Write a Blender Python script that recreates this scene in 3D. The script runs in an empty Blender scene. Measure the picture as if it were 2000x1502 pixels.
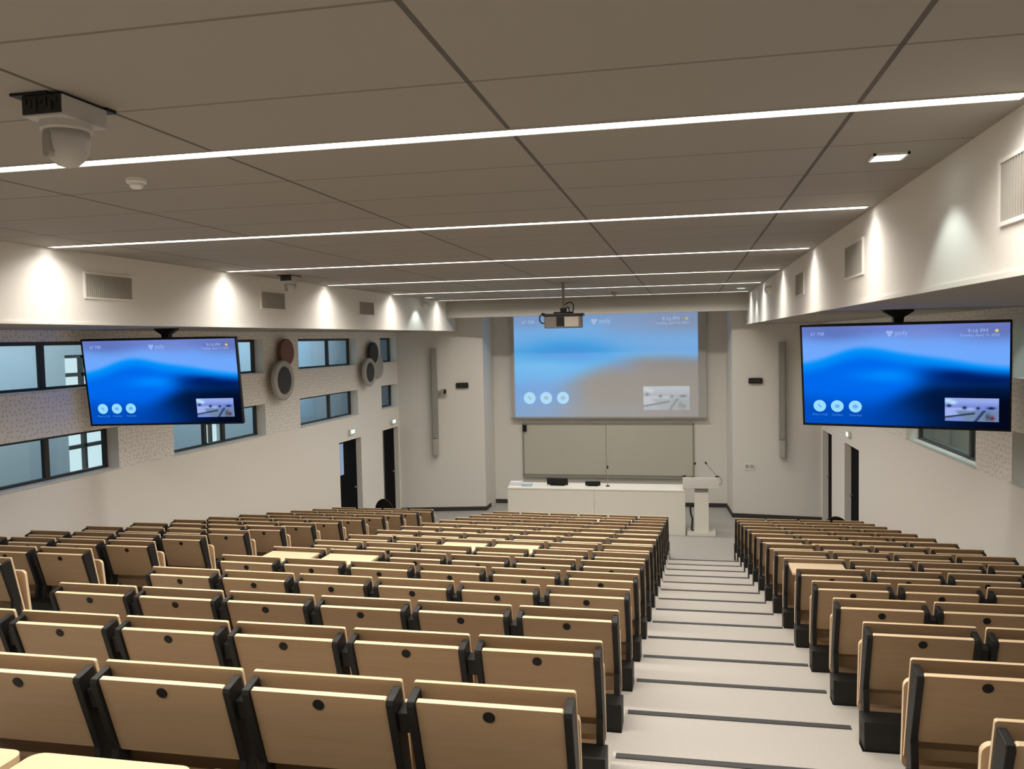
import bpy, bmesh, math, random
from mathutils import Vector, Matrix
S = bpy.context.scene
COL = S.collection
random.seed(7)
H = 4.2                                   # the lecture floor is z = 0; heights below are given from eye level
PI = math.pi

# ------------------------------------------------------------------ camera, world, exposure
YAW, PITCH, ROLL, FPX = math.radians(11.869), math.radians(-3.146), math.radians(-1.184), 1631.78
_f = Vector((-math.sin(YAW)*math.cos(PITCH), math.cos(YAW)*math.cos(PITCH), math.sin(PITCH)))
_r0 = Vector((math.cos(YAW), math.sin(YAW), 0)); _u0 = _r0.cross(_f)
_r = _r0*math.cos(ROLL)+_u0*math.sin(ROLL); _u = -_r0*math.sin(ROLL)+_u0*math.cos(ROLL)
cd = bpy.data.cameras.new('camera'); cam = bpy.data.objects.new('camera', cd); COL.objects.link(cam)
M = Matrix((_r, _u, -_f)).transposed().to_4x4(); M.translation = (0, 0, H); cam.matrix_world = M
cd.sensor_width = 36; cd.sensor_fit = 'HORIZONTAL'; cd.lens = 36*FPX/2000; cd.clip_start = .05; cd.clip_end = 200
S.camera = cam
w = bpy.data.worlds.new('world'); S.world = w; w.use_nodes = True
w.node_tree.nodes['Background'].inputs[0].default_value = (.55, .68, .8, 1); w.node_tree.nodes['Background'].inputs[1].default_value = .25
S.view_settings.view_transform = 'Standard'; S.view_settings.look = 'None'; S.view_settings.gamma = 1
S.view_settings.use_curve_mapping = False; S.view_settings.exposure = 0
S.cycles.max_bounces = 10; S.cycles.diffuse_bounces = 6; S.cycles.use_denoising = True
S.cycles.sample_clamp_indirect = 6; S.cycles.caustics_reflective = False; S.cycles.caustics_refractive = False

STRIP_W = 103.0        # watts of each linear ceiling light
SPREAD = 152
WARM = (1, .94, .85)
COOL = (.86, 1, .95)

def ray(px, py): return (_r*((px-1000)/FPX)-_u*((py-751)/FPX)+_f)
def on_y(px, py, y): d = ray(px, py); return d*(y/d.y)
def on_x(px, py, x): d = ray(px, py); return d*(x/d.x)
def on_z(px, py, z): d = ray(px, py); return d*(z/d.z)
def on_line(px, py, a, b):                # vertical plane through plan points a, b
    n = Vector((b[1]-a[1], a[0]-b[0], 0)); d = ray(px, py); return d*(n.dot(Vector((a[0], a[1], 0)))/n.dot(d))

# ------------------------------------------------------------------ materials
def mat(name, col, rough=.5, metal=0, emit=None, strength=0, spec=.5):
    m = bpy.data.materials.new(name); m.use_nodes = True; b = m.node_tree.nodes['Principled BSDF']
    b.inputs['Base Color'].default_value = (*col, 1); b.inputs['Roughness'].default_value = rough
    b.inputs['Metallic'].default_value = metal; b.inputs['Specular IOR Level'].default_value = spec
    if emit: b.inputs['Emission Color'].default_value = (*emit, 1); b.inputs['Emission Strength'].default_value = strength
    return m
def N(m, t, **kw):
    n = m.node_tree.nodes.new(t)
    for k, v in kw.items():
        if k in n.inputs.keys(): n.inputs[k].default_value = v
        else: setattr(n, k, v)
    return n
def L(m, a, b): m.node_tree.links.new(a, b)
def BS(m): return m.node_tree.nodes['Principled BSDF']
def math_node(m, op, a, b=None, c=None):
    n = N(m, 'ShaderNodeMath', operation=op)
    for i, v in enumerate((a, b, c)):
        if v is None: continue
        if isinstance(v, (int, float)): n.inputs[i].default_value = v
        else: L(m, v, n.inputs[i])
    return n.outputs[0]
def mix(m, fac, a, b):
    n = N(m, 'ShaderNodeMix', data_type='RGBA')
    for s, v in ((n.inputs['Factor'], fac), (n.inputs['A'], a), (n.inputs['B'], b)):
        if isinstance(v, tuple): s.default_value = (*v, 1)
        elif isinstance(v, (int, float)): s.default_value = v
        else: L(m, v, s)
    return n.outputs['Result']
def wood(name, c1, c2, rough=.42):
    m = mat(name, c1, rough, spec=.35); tc = N(m, 'ShaderNodeTexCoord'); oi = N(m, 'ShaderNodeObjectInfo')
    mp = N(m, 'ShaderNodeMapping'); mp.inputs['Scale'].default_value = (2.2, 14, 26); L(m, tc.outputs['Object'], mp.inputs[0])
    cb = N(m, 'ShaderNodeVectorMath', operation='ADD'); L(m, mp.outputs[0], cb.inputs[0])
    sc = N(m, 'ShaderNodeVectorMath', operation='SCALE'); L(m, oi.outputs['Location'], sc.inputs[0]); sc.inputs['Scale'].default_value = 7.3; L(m, sc.outputs[0], cb.inputs[1])
    no = N(m, 'ShaderNodeTexNoise', Scale=1.6, Detail=5.0, Roughness=.62, Distortion=.6); L(m, cb.outputs[0], no.inputs['Vector'])
    L(m, mix(m, no.outputs['Fac'], c1, c2), BS(m).inputs['Base Color'])
    return m
M_FACE = wood('oak_veneer', (.415, .285, .168), (.32, .213, .12))
M_EDGE = wood('plywood_edge', (.84, .66, .43), (.76, .57, .36), .35)
M_SEATW = wood('seat_plywood', (.64, .45, .28), (.53, .36, .21), .38)
M_BLACK = mat('black_steel', (.012, .011, .010), .5, spec=.3)
M_BLACKP = mat('black_plastic', (.010, .010, .010), .5, spec=.25)
M_WALL = mat('white_paint', (.74, .715, .665), .75)
M_SHELL = mat('camera_shell', (.46, .45, .43), .45)
M_BULK = mat('bulkhead_paint', (.78, .75, .70), .7)
M_WHITE = mat('white_plastic', (.75, .74, .71), .4)
M_DESK = mat('white_laminate', (.80, .77, .70), .4)
M_GREY = mat('grey_grille', (.30, .285, .26), .6)
M_DARKG = mat('dark_grille', (.045, .043, .04), .7)
M_BASE = mat('dark_baseboard', (.035, .033, .032), .6)
M_FRAME = mat('dark_window_frame', (.03, .027, .025), .45)
M_DOOR = mat('black_door', (.004, .0045, .006), .7, spec=.08)
M_SMOKED = mat('smoked_panel', (.09, .085, .07), .3)
M_METAL = mat('steel', (.45, .43, .40), .35, .8)
M_STRIPRIM = mat('strip_rim', (.50, .47, .43), .7)
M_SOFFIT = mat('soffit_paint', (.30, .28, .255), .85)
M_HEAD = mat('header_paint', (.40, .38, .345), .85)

def ceiling_material():
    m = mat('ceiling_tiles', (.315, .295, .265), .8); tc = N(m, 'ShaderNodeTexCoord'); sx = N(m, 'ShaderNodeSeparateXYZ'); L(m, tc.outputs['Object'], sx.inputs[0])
    def line(src, off, pitch, half):
        a = math_node(m, 'SUBTRACT', src, off); a = math_node(m, 'DIVIDE', a, pitch); a = math_node(m, 'ADD', a, .5); a = math_node(m, 'FLOORED_MODULO', a, 1.0)
        a = math_node(m, 'SUBTRACT', a, .5); a = math_node(m, 'ABSOLUTE', a); a = math_node(m, 'MULTIPLY', a, pitch); return math_node(m, 'LESS_THAN', a, half)
    lx = line(sx.outputs['X'], -.725, 1.383, .010); ly = line(sx.outputs['Y'], 3.54, .717, .0075)
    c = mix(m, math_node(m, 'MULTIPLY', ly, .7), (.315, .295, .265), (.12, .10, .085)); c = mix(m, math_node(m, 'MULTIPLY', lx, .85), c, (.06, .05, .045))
    L(m, c, BS(m).inputs['Base Color']); return m
M_CEIL = ceiling_material()
def perforated_material():
    m = mat('perforated_wall', (.86, .83, .775), .8); tc = N(m, 'ShaderNodeTexCoord'); sx = N(m, 'ShaderNodeSeparateXYZ'); L(m, tc.outputs['Object'], sx.inputs[0])
    cb = N(m, 'ShaderNodeCombineXYZ'); L(m, sx.outputs['Y'], cb.inputs[0]); L(m, sx.outputs['Z'], cb.inputs[1])
    v = N(m, 'ShaderNodeTexVoronoi', voronoi_dimensions='2D', Scale=17.0, Randomness=.62); L(m, cb.outputs[0], v.inputs['Vector'])
    d = math_node(m, 'LESS_THAN', v.outputs['Distance'], .23); up = math_node(m, 'GREATER_THAN', sx.outputs['Z'], -1.60)
    lim = math_node(m, 'LESS_THAN', sx.outputs['Y'], 17.0); f = math_node(m, 'MULTIPLY', d, up); f = math_node(m, 'MULTIPLY', f, lim); f = math_node(m, 'MULTIPLY', f, .34); ge = N(m, 'ShaderNodeNewGeometry'); sn = N(m, 'ShaderNodeSeparateXYZ'); L(m, ge.outputs['Normal'], sn.inputs[0]); ab = math_node(m, 'ABSOLUTE', sn.outputs['X']); f = math_node(m, 'MULTIPLY', f, math_node(m, 'GREATER_THAN', ab, .8))
    L(m, mix(m, f, (.86, .83, .775), (.2, .19, .175)), BS(m).inputs['Base Color']); return m
M_PERF = perforated_material()
def floor_material():
    m = mat('speckled_vinyl', (.6, .56, .5), .6); tc = N(m, 'ShaderNodeTexCoord')
    a = N(m, 'ShaderNodeTexNoise', Scale=90.0, Detail=3.0, Roughness=.7); L(m, tc.outputs['Object'], a.inputs['Vector'])
    b = N(m, 'ShaderNodeTexNoise', Scale=2.2, Detail=3.0); L(m, tc.outputs['Object'], b.inputs['Vector'])
    c = mix(m, a.outputs['Fac'], (.40, .365, .328), (.545, .505, .455)); c = mix(m, math_node(m, 'MULTIPLY', b.outputs['Fac'], .25), c, (.40, .37, .335))
    L(m, c, BS(m).inputs['Base Color']); return m
M_FLOOR = floor_material()
M_LECTFLOOR = mat('grey_vinyl', (.39, .375, .35), .5)
def glass_material(name, tint, refl=.10):
    m = bpy.data.materials.new(name); m.use_nodes = True; nt = m.node_tree; nt.nodes.remove(nt.nodes['Principled BSDF'])
    t = N(m, 'ShaderNodeBsdfTransparent'); t.inputs[0].default_value = (*tint, 1); g = N(m, 'ShaderNodeBsdfGlossy'); g.inputs['Roughness'].default_value = .03
    lw = N(m, 'ShaderNodeLayerWeight', Blend=.5); fr = math_node(m, 'MULTIPLY_ADD', math_node(m, 'POWER', lw.outputs['Facing'], 4.0), .45, .04); x = N(m, 'ShaderNodeMixShader'); L(m, fr, x.inputs[0]); L(m, t.outputs[0], x.inputs[1]); L(m, g.outputs[0], x.inputs[2])
    L(m, x.outputs[0], nt.nodes['Material Output'].inputs[0]); return m
M_GLASS = glass_material('window_glass', (.80, .90, .93))
def emit_mat(name, col, s, base=.01): return mat(name, (base, base, base), .9, 0, col, s, 0)
M_STRIP = emit_mat('led_diffuser', (1, .97, .91), 7.0)
M_LENS = emit_mat('downlight_lens', COOL, 5)
M_EXIT = emit_mat('exit_sign_light', (.62, 1, .78), 1.6)
M_CORR = mat('corridor_paint', (.52, .55, .57), .7)
M_CORR2 = mat('side_corridor_paint', (.62, .62, .56), .8)
M_DAY = emit_mat('daylight_pane', (.86, .95, .95), 1.1)
def srgb(c): return tuple(((v/255)/12.92 if v/255 <= .04045 else ((v/255+.055)/1.055)**2.4) for v in c)
def display_material(name, k, base=.0):
    m = mat(name, (base, base, base), .9, spec=.0); at = N(m, 'ShaderNodeVertexColor'); at.layer_name = 'picture'
    L(m, at.outputs['Color'], BS(m).inputs['Emission Color']); BS(m).inputs['Emission Strength'].default_value = k; return m
M_TVPIC = display_material('display_picture', 1.0)
M_PROJPIC = display_material('projected_glow', 1.0, .30)  # picture glows by itself in place of the projector's beam
M_ICON = emit_mat('icon_disc', srgb((150, 220, 255)), 1.0)
M_GLYPH = emit_mat('icon_glyph', srgb((105, 175, 245)), 1.0)
M_TEXT = emit_mat('screen_text', srgb((165, 190, 250)), .9)
M_CAPT = emit_mat('screen_caption', srgb((70, 140, 235)), .9)
M_SUN = emit_mat('sun_icon', srgb((215, 200, 120)), 1.0)
M_CANVAS = mat('screen_canvas', (.48, .47, .445), .8)
M_BOARD = mat('board_surface', (.55, .535, .45), .55)
M_PAPER = mat('paper_white', (.78, .76, .80), .6)
M_BLUEBOX = mat('pale_blue_card', (.45, .58, .66), .6)
M_BROWN = mat('brown_disc', (.20, .085, .045), .6)
M_RING = mat('grey_ring', (.42, .40, .36), .55)
M_BACKBOX = mat('dark_circuit', (.012, .012, .010), .5)
M_PROJGREY = mat('projector_shell', (.16, .14, .115), .45)
M_PROJLIGHT = mat('projector_panel', (.42, .38, .33), .4)
M_PROJDARK = mat('projector_top', (.01, .01, .012), .35)

# ------------------------------------------------------------------ mesh helpers
def new(): return bmesh.new()
def quad(bm, pts, mi=0):
    f = bm.faces.new([bm.verts.new(p) for p in pts]); f.material_index = mi; return f
def box(bm, x0, x1, y0, y1, z0, z1, mi=0, mx=None):
    c = [(x0,y0,z0),(x1,y0,z0),(x1,y1,z0),(x0,y1,z0),(x0,y0,z1),(x1,y0,z1),(x1,y1,z1),(x0,y1,z1)]
    v = [bm.verts.new(mx @ Vector(p) if mx else p) for p in c]
    for i in ((3,2,1,0),(4,5,6,7),(0,1,5,4),(1,2,6,5),(2,3,7,6),(3,0,4,7)):
        bm.faces.new([v[k] for k in i]).material_index = mi
def prism(bm, poly, a, b, axis='x', mi=0, side=None, mx=None):   # poly in the other two axes, extruded along axis from a to b
    side = mi if side is None else side
    def P(u, v, t): p = {'x': (t, u, v), 'y': (u, t, v), 'z': (u, v, t)}[axis]; return mx @ Vector(p) if mx else Vector(p)
    A = [bm.verts.new(P(u, v, a)) for u, v in poly]; B = [bm.verts.new(P(u, v, b)) for u, v in poly]
    bm.faces.new(A[::-1]).material_index = mi; bm.faces.new(B).material_index = mi
    n = len(poly)
    for i in range(n): bm.faces.new((A[i], A[(i+1) % n], B[(i+1) % n], B[i])).material_index = side
def rrect(w, h, r, cx=0, cy=0, n=5):
    out = []
    for sx, sy, a0 in ((1, 1, 0), (-1, 1, 90), (-1, -1, 180), (1, -1, 270)):
        for k in range(n+1):
            a = math.radians(a0+90*k/n); out.append((cx+sx*(w/2-r)+r*math.cos(a), cy+sy*(h/2-r)+r*math.sin(a)))
    return out
def circ(r, n=24, cx=0, cy=0): return [(cx+r*math.cos(2*PI*k/n), cy+r*math.sin(2*PI*k/n)) for k in range(n)]
def lathe(bm, prof, n=28, mx=None, mi=0):     # prof of (radius, z)
    rings = []
    for r, z in prof:
        rings.append([bm.verts.new((mx @ Vector((r*math.cos(2*PI*k/n), r*math.sin(2*PI*k/n), z))) if mx else (r*math.cos(2*PI*k/n), r*math.sin(2*PI*k/n), z)) for k in range(n)])
    for a, b in zip(rings, rings[1:]):
        for k in range(n): bm.faces.new((a[k], a[(k+1) % n], b[(k+1) % n], b[k])).material_index = mi
    bm.faces.new(rings[0][::-1]).material_index = mi; bm.faces.new(rings[-1]).material_index = mi
def tube(bm, pts, r, n=8):
    pts = [Vector(p) for p in pts]; rings = []
    for i, p in enumerate(pts):
        d = (pts[min(i+1, len(pts)-1)]-pts[max(i-1, 0)]).normalized(); a = d.orthogonal().normalized(); b = d.cross(a)
        if rings:
            a = (la-d*la.dot(d)).normalized(); b = d.cross(a)
        la = a; rings.append([bm.verts.new(p+(a*math.cos(2*PI*k/n)+b*math.sin(2*PI*k/n))*r) for k in range(n)])
    for x, y in zip(rings, rings[1:]):
        for k in range(n): bm.faces.new((x[k], x[(k+1) % n], y[(k+1) % n], y[k]))
    bm.faces.new(rings[0][::-1]); bm.faces.new(rings[-1])
def mesh(name, bm, mats, smooth=False, bevel=0):
    bmesh.ops.recalc_face_normals(bm, faces=bm.faces)
    if bevel:
        bmesh.ops.remove_doubles(bm, verts=bm.verts, dist=1e-5)
        e = [e for e in bm.edges if len(e.link_faces) == 2 and e.calc_face_angle(0) > .6]
        bmesh.ops.bevel(bm, geom=e, offset=bevel, segments=2, profile=.6, affect='EDGES', clamp_overlap=True)
    me = bpy.data.meshes.new(name); bm.to_mesh(me); bm.free()
    for m in (mats if isinstance(mats, (list, tuple)) else [mats]): me.materials.append(m)
    if smooth: me.polygons.foreach_set('use_smooth', [True]*len(me.polygons))
    return me
def link(name, me, parent=None, loc=(0, 0, 0)):
    o = bpy.data.objects.new(name, me); COL.objects.link(o); o.parent = parent; o.location = loc; return o
def obj(name, bm, mats, parent=None, loc=(0, 0, 0), smooth=False, bevel=0): return link(name, mesh(name, bm, mats, smooth, bevel), parent, loc)
def tag(o, label, cat, group=None):
    o['label'] = label; o['category'] = cat
    if group: o['group'] = group
    return o
def thing(name, label, cat, loc, rz=0, group=None):
    o = bpy.data.objects.new(name, None); COL.objects.link(o); o.empty_display_size = .1
    o.location = (loc[0], loc[1], loc[2]+H); o.rotation_euler = (0, 0, rz); return tag(o, label, cat, group)
def struct(name, bm, m, smooth=False):
    o = obj(name, bm, m, None, (0, 0, H), smooth); o['kind'] = 'structure'; return o
ORD = 'zeroth first second third fourth fifth sixth seventh eighth ninth tenth eleventh twelfth thirteenth fourteenth fifteenth sixteenth seventeenth'.split()

# ------------------------------------------------------------------ hall dimensions (from eye level)
FZ, CZ, SZ = -4.2, .88, .21                # lecture floor, ceiling, underside of the side bulkheads
BLX, BRX = -5.465, 1.307                   # bulkhead faces
def LX(y): return -7.30+.037*(y-9)        # side walls close in slightly towards the front
def RX(y): return 3.235-.0324*(y-9)
LA, LB = (LX(-2.6), -2.6), (LX(19.36), 19.36)
RA, RB = (RX(-2.6), -2.6), (RX(19.36), 19.36)
SLA, SLB = LB, (-4.86, 19.75)              # splayed front walls
SRA, SRB = (1.0, 19.6), RB
BY = 20.70
DY, DZ = .85, .1441
def YR(r): return 2.524+DY*r
def TR(r): return -1.901-DZ*r
def ZN(i): return -1.901-DZ*i
def YN(i): return (4.411+DY*i)*ZN(i)/(-2.240-DZ*i)   # the aisle steps run a little shorter than the rows
# seat blocks: (left edge, right edge) of a row of backs, number of seats, shift of the rows towards the stage
BLOCKS = {'L': (lambda r: (-7.19+.018*(r-6), -5.06+.0135*(r-3)), 4, .16), 'C': (lambda r: (-3.825+.009*r-.0149*max(0, 2.5-r)**2, -.366), 6, 0.0), 'R': (lambda r: (.850-.0022*r+.0055*max(0, 2.5-r)**2, 3.055-.0035*r+.0055*max(0, 2.5-r)**2), 4, 0.0)}
def SKEW(r): return .036*min(1, max(0, (r-1)/3))
LAISLE, MLEFT, MR, RL = -4.87, -3.855, -.362, .842

# ------------------------------------------------------------------ floor and steps
bm = new(); BOT = -4.5
for (xa, xb, dy) in ((None, LAISLE, .16), (MLEFT, MR+.014, 0), (RL-.022, None, 0)):
    for r in range(-6, 16):
        y0, y1 = YR(r)+dy, YR(r+1)+dy if r < 15 else 15.95
        x0 = LX(y0)-.02 if xa is None else xa; x1 = RX(y0)+.02 if xb is None else xb
        k0, k1 = (SKEW(r)*(x1-x0), SKEW(r+1)*(x1-x0)) if xa == MLEFT else (0, 0)        # the centre rows run slightly askew
        prism(bm, [(x0, y0+k0), (x1, y0), (x1, y1), (x0, y1+k1)], BOT, TR(r), 'z')
for (xa, xb) in ((LAISLE, MLEFT), (MR+.014, RL-.022)):
    for i in range(-4, 14): box(bm, xa, xb, YN(i-1) if i > -4 else -2.7, YN(i), BOT, ZN(i))
    box(bm, xa, xb, YN(13), YN(13)+.40, BOT, ZN(14)); box(bm, xa, xb, YN(13)+.40, YN(13)+.80, BOT, ZN(15)); box(bm, xa, xb, YN(13)+.8, 15.4, BOT, FZ)
struct('floor', bm, M_FLOOR)
bm = new(); box(bm, LX(15)-.1, RX(15)+.1, 15.3, 21, BOT, FZ); struct('floor_lecture', bm, M_LECTFLOOR)
n = 0
for i in range(-2, 14):
    for xa, xb in ((MR+.03, RL-.03), (LAISLE+.03, MLEFT-.03)):
        n += 1; bm = new(); box(bm, xa, xb, YN(i)-.06, YN(i)-.016, ZN(i)-.002, ZN(i)+.004); struct('trim_%d' % n, bm, M_BASE)

# ------------------------------------------------------------------ walls
def wall_holes(name, A, B, z0, z1, holes, depth, out, m, along='y'):
    """vertical wall from plan point A to B; holes are (t0, t1, za, zb) with t the y (or x) coordinate; depth towards 'out'"""
    bm = new(); ax = 1 if along == 'y' else 0
    def P(t, z, d=0):
        k = (t-A[ax])/(B[ax]-A[ax]); return Vector((A[0]+(B[0]-A[0])*k+out[0]*d, A[1]+(B[1]-A[1])*k+out[1]*d, z))
    ts = sorted({A[ax], B[ax], *[h[0] for h in holes], *[h[1] for h in holes]}); zs = sorted({z0, z1, *[h[2] for h in holes], *[h[3] for h in holes]})
    for t0, t1 in zip(ts, ts[1:]):
        for a, b in zip(zs, zs[1:]):
            tm, zm = (t0+t1)/2, (a+b)/2
            if any(h[0] < tm < h[1] and h[2] < zm < h[3] for h in holes): continue
            for d in (0, depth): quad(bm, [P(t0, a, d), P(t1, a, d), P(t1, b, d), P(t0, b, d)])
    for h in holes:
        c = [(h[0], h[2]), (h[1], h[2]), (h[1], h[3]), (h[0], h[3])]
        for (ta, a), (tb, b) in zip(c, c[1:]+c[:1]): quad(bm, [P(ta, a), P(tb, b), P(tb, b, depth), P(ta, a, depth)])
    bmesh.ops.remove_doubles(bm, verts=bm.verts, dist=1e-4)
    return struct(name, bm, m), P
UZ, LZ = (-.510, .077), (-1.588, -1.04)
LW = [(7.0, 9.57, [8.56]), (10.70, 13.22, [11.72, 12.22]), (14.45, 17.03, [16.01]), (18.33, 19.32, [])]
RW = [(6.67, 9.3, [8.1]), (10.29, 13.0, [10.97])]
DL = [(16.04, 17.12), (18.32, 19.31)]; DR = [(18.30, 19.29), (15.90, 17.08)]
holesL = [(a, b, *z) for a, b, _ in LW for z in (UZ, LZ)] + [(a, b, FZ, -2.08) for a, b in DL]
holesR = [(a, b, *z) for a, b, _ in RW for z in (UZ, LZ)] + [(a, b, FZ, -2.14) for a, b in DR]
_, PLW = wall_holes('wall_left', LA, LB, BOT, CZ+.1, holesL, .22, (-1, 0), M_PERF)
_, PRW = wall_holes('wall_right', RA, RB, BOT, CZ+.1, holesR, .22, (1, 0), M_PERF)
def wall_seg(name, a, b, z0, z1, m=M_WALL):
    bm = new(); d = Vector((b[0]-a[0], b[1]-a[1])); nn = Vector((-d.y, d.x)).normalized()*.12
    if nn.y < 0: nn = -nn
    prism(bm, [a, b, (b[0]+nn.x, b[1]+nn.y), (a[0]+nn.x, a[1]+nn.y)], z0, z1, 'z'); struct(name, bm, m)
wall_seg('wall_front_window_side', SLA, SLB, FZ, CZ+.1)
wall_seg('wall_front_lectern_side', SRA, SRB, FZ, CZ+.1)
wall_seg('wall_back_of_stage', (-4.95, BY), (1.05, BY), FZ, CZ+.1)
bm = new(); prism(bm, [(-4.86, 19.75), (-4.83, BY+.05), (-5.0, BY+.05), (-5.0, 19.75)], FZ, CZ+.1, 'z'); struct('wall_return_window_side', bm, M_WALL)
bm = new(); prism(bm, [(1.0, 19.6), (.915, BY+.05), (1.1, BY+.05), (1.15, 19.62)], FZ, CZ+.1, 'z'); struct('wall_return_lectern_side', bm, M_WALL)
bm = new(); box(bm, LA[0]-.3, RA[0]+.3, -2.75, -2.6, BOT, CZ+.1); struct('wall_rear', bm, M_WALL)
def base(name, a, b):
    bm = new(); d = Vector((b[0]-a[0], b[1]-a[1])); nn = Vector((d.y, -d.x)).normalized()*.015
    if nn.y > 0: nn = -nn
    prism(bm, [a, b, (b[0]+nn.x, b[1]+nn.y), (a[0]+nn.x, a[1]+nn.y)], FZ, FZ+.10, 'z'); struct(name, bm, M_BASE)
base('baseboard_window_side', SLA, SLB); base('baseboard_stage', (-4.83, BY), (.92, BY)); base('baseboard_lectern_side', SRA, SRB)
bm = new(); box(bm, -4.86, -4.845, 19.74, BY, FZ, FZ+.1); struct('baseboard_window_return', bm, M_BASE)
bm = new(); prism(bm, [(1.0, 19.59), (.915, BY), (.90, BY), (.985, 19.58)], FZ, FZ+.1, 'z'); struct('baseboard_lectern_return', bm, M_BASE)

# ------------------------------------------------------------------ ceiling and bulkheads
HY = 18.75
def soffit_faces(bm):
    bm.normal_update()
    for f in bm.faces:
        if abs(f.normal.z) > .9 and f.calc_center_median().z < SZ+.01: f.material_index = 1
bm = new(); box(bm, BLX-.05, BRX+.05, -2.6, HY+.1, CZ, CZ+.12); struct('ceiling', bm, M_CEIL)
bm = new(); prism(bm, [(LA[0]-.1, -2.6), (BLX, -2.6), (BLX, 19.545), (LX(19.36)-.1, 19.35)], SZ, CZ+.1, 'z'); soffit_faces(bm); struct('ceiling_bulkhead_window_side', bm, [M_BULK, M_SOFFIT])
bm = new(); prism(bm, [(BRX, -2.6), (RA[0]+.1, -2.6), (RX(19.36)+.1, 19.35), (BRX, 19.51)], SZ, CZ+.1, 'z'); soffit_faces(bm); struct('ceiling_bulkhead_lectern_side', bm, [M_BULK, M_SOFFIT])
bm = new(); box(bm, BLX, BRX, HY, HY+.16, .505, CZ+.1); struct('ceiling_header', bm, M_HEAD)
for k, (a, b, y1) in enumerate(((BLX, BLX+.014, 19.5), (BRX-.014, BRX, 19.5))):
    bm = new(); box(bm, a, b, -2.6, y1, SZ-.002, SZ+.022); struct('trim_%d' % (60+k), bm, M_BULK)
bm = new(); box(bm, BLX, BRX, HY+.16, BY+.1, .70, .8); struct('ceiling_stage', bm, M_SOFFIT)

# ------------------------------------------------------------------ windows, doors, corridors
def window(n, P, a, b, z, mull, sgn, label):
    t = bpy.data.objects.new('window_%d' % n, None); COL.objects.link(t); t.location = (0, 0, H); t['kind'] = 'structure'; t['label'] = label; t['category'] = 'window'
    z0, z1 = z; D = .17; fw = .046
    def bar(t0, t1, za, zb, d0=D, d1=D+.05):
        bm = new(); c = [P(t0, za, d0), P(t1, za, d0), P(t1, za, d1), P(t0, za, d1), P(t0, zb, d0), P(t1, zb, d0), P(t1, zb, d1), P(t0, zb, d1)]
        v = [bm.verts.new(p) for p in c]
        for i in ((3,2,1,0),(4,5,6,7),(0,1,5,4),(1,2,6,5),(2,3,7,6),(3,0,4,7)): bm.faces.new([v[k] for k in i])
        return bm
    fb = new()
    for q in ((a, b, z0, z0+fw), (a, b, z1-fw, z1), (a, a+fw, z0, z1), (b-fw, b, z0, z1)):
        tmp = bar(*q); me = bpy.data.meshes.new('t'); tmp.to_mesh(me); tmp.free(); fb.from_mesh(me); bpy.data.meshes.remove(me)
    obj('window_frame', fb, M_FRAME, t)
    for m_ in mull: obj('mullion', bar(m_-.036, m_+.036, z0, z1), M_FRAME, t)
    eds = [a]+mull+[b]
    for p, q in zip(eds, eds[1:]): obj('pane', bar(p+.04, q-.04, z0+.04, z1-.04, D+.02, D+.026), M_GLASS, t)
    obj('sill', bar(a+.002, b-.002, z0+.003, z0+.014, -.015, D), M_WHITE, t)
n = 0
for k, (a, b, mu) in enumerate(LW):
    for z, wd in ((UZ, 'upper'), (LZ, 'lower')):
        n += 1; window(n, PLW, a, b, z, mu, -1, '%s dark-framed window in round-speaker wall, %s from the lecture end' % (wd, ORD[4-k]))
for k, (a, b, mu) in enumerate(RW):
    for z, wd in ((UZ, 'upper'), (LZ, 'lower')):
        n += 1; window(n, PRW, a, b, z, mu, 1, '%s dark-framed window in lectern side wall, %s hanging screen' % (wd, ('nearer the viewer than the', 'beyond the')[k]))
def door(n, P, a, b, top, panel, label):
    t = bpy.data.objects.new('door_%d' % n, None); COL.objects.link(t); t.location = (0, 0, H); t['kind'] = 'structure'; t['label'] = label; t['category'] = 'door'
    def slab(t0, t1, za, zb, d0, d1):
        bm = new(); c = [P(t0, za, d0), P(t1, za, d0), P(t1, za, d1), P(t0, za, d1), P(t0, zb, d0), P(t1, zb, d0), P(t1, zb, d1), P(t0, zb, d1)]
        v = [bm.verts.new(p) for p in c]
        for i in ((3,2,1,0),(4,5,6,7),(0,1,5,4),(1,2,6,5),(2,3,7,6),(3,0,4,7)): bm.faces.new([v[k] for k in i])
        return bm
    obj('leaf', slab(a+.005, b-.005, FZ, top-.005, .12, .17), M_DOOR, t)
    if panel == 'glass':
        obj('vision_panel', slab(a+.03, a+.42, -2.80, top-.06, .112, .12), emit_mat('corridor_glow_panel', srgb((150, 172, 200)), .8), t)  # corridor light put into the pane's own glow
    elif panel == 'side': obj('side_panel', slab(a+.03, a+.34, FZ+.02, top-.03, .112, .12), M_SMOKED, t)
    hb = new(); s = 1 if P is PLW else -1
    tube(hb, [P(b-.12, FZ+1.05, .12), P(b-.12, FZ+1.05, .06), P(b-.26, FZ+1.05, .06)], .011); obj('door_handle', hb, M_METAL, t)
door(1, PLW, *DL[0], -2.08, 'glass', 'black door with a pale glass panel, under an exit light beside windows')
door(2, PLW, *DL[1], -2.08, 'side', 'black door with a grey side panel in the corner by the black chair')
door(3, PRW, *DR[0], -2.14, None, 'black door in the far corner of the lectern side wall')
door(4, PRW, *DR[1], -2.14, None, 'black door under the exit light on the lectern side wall')
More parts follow.
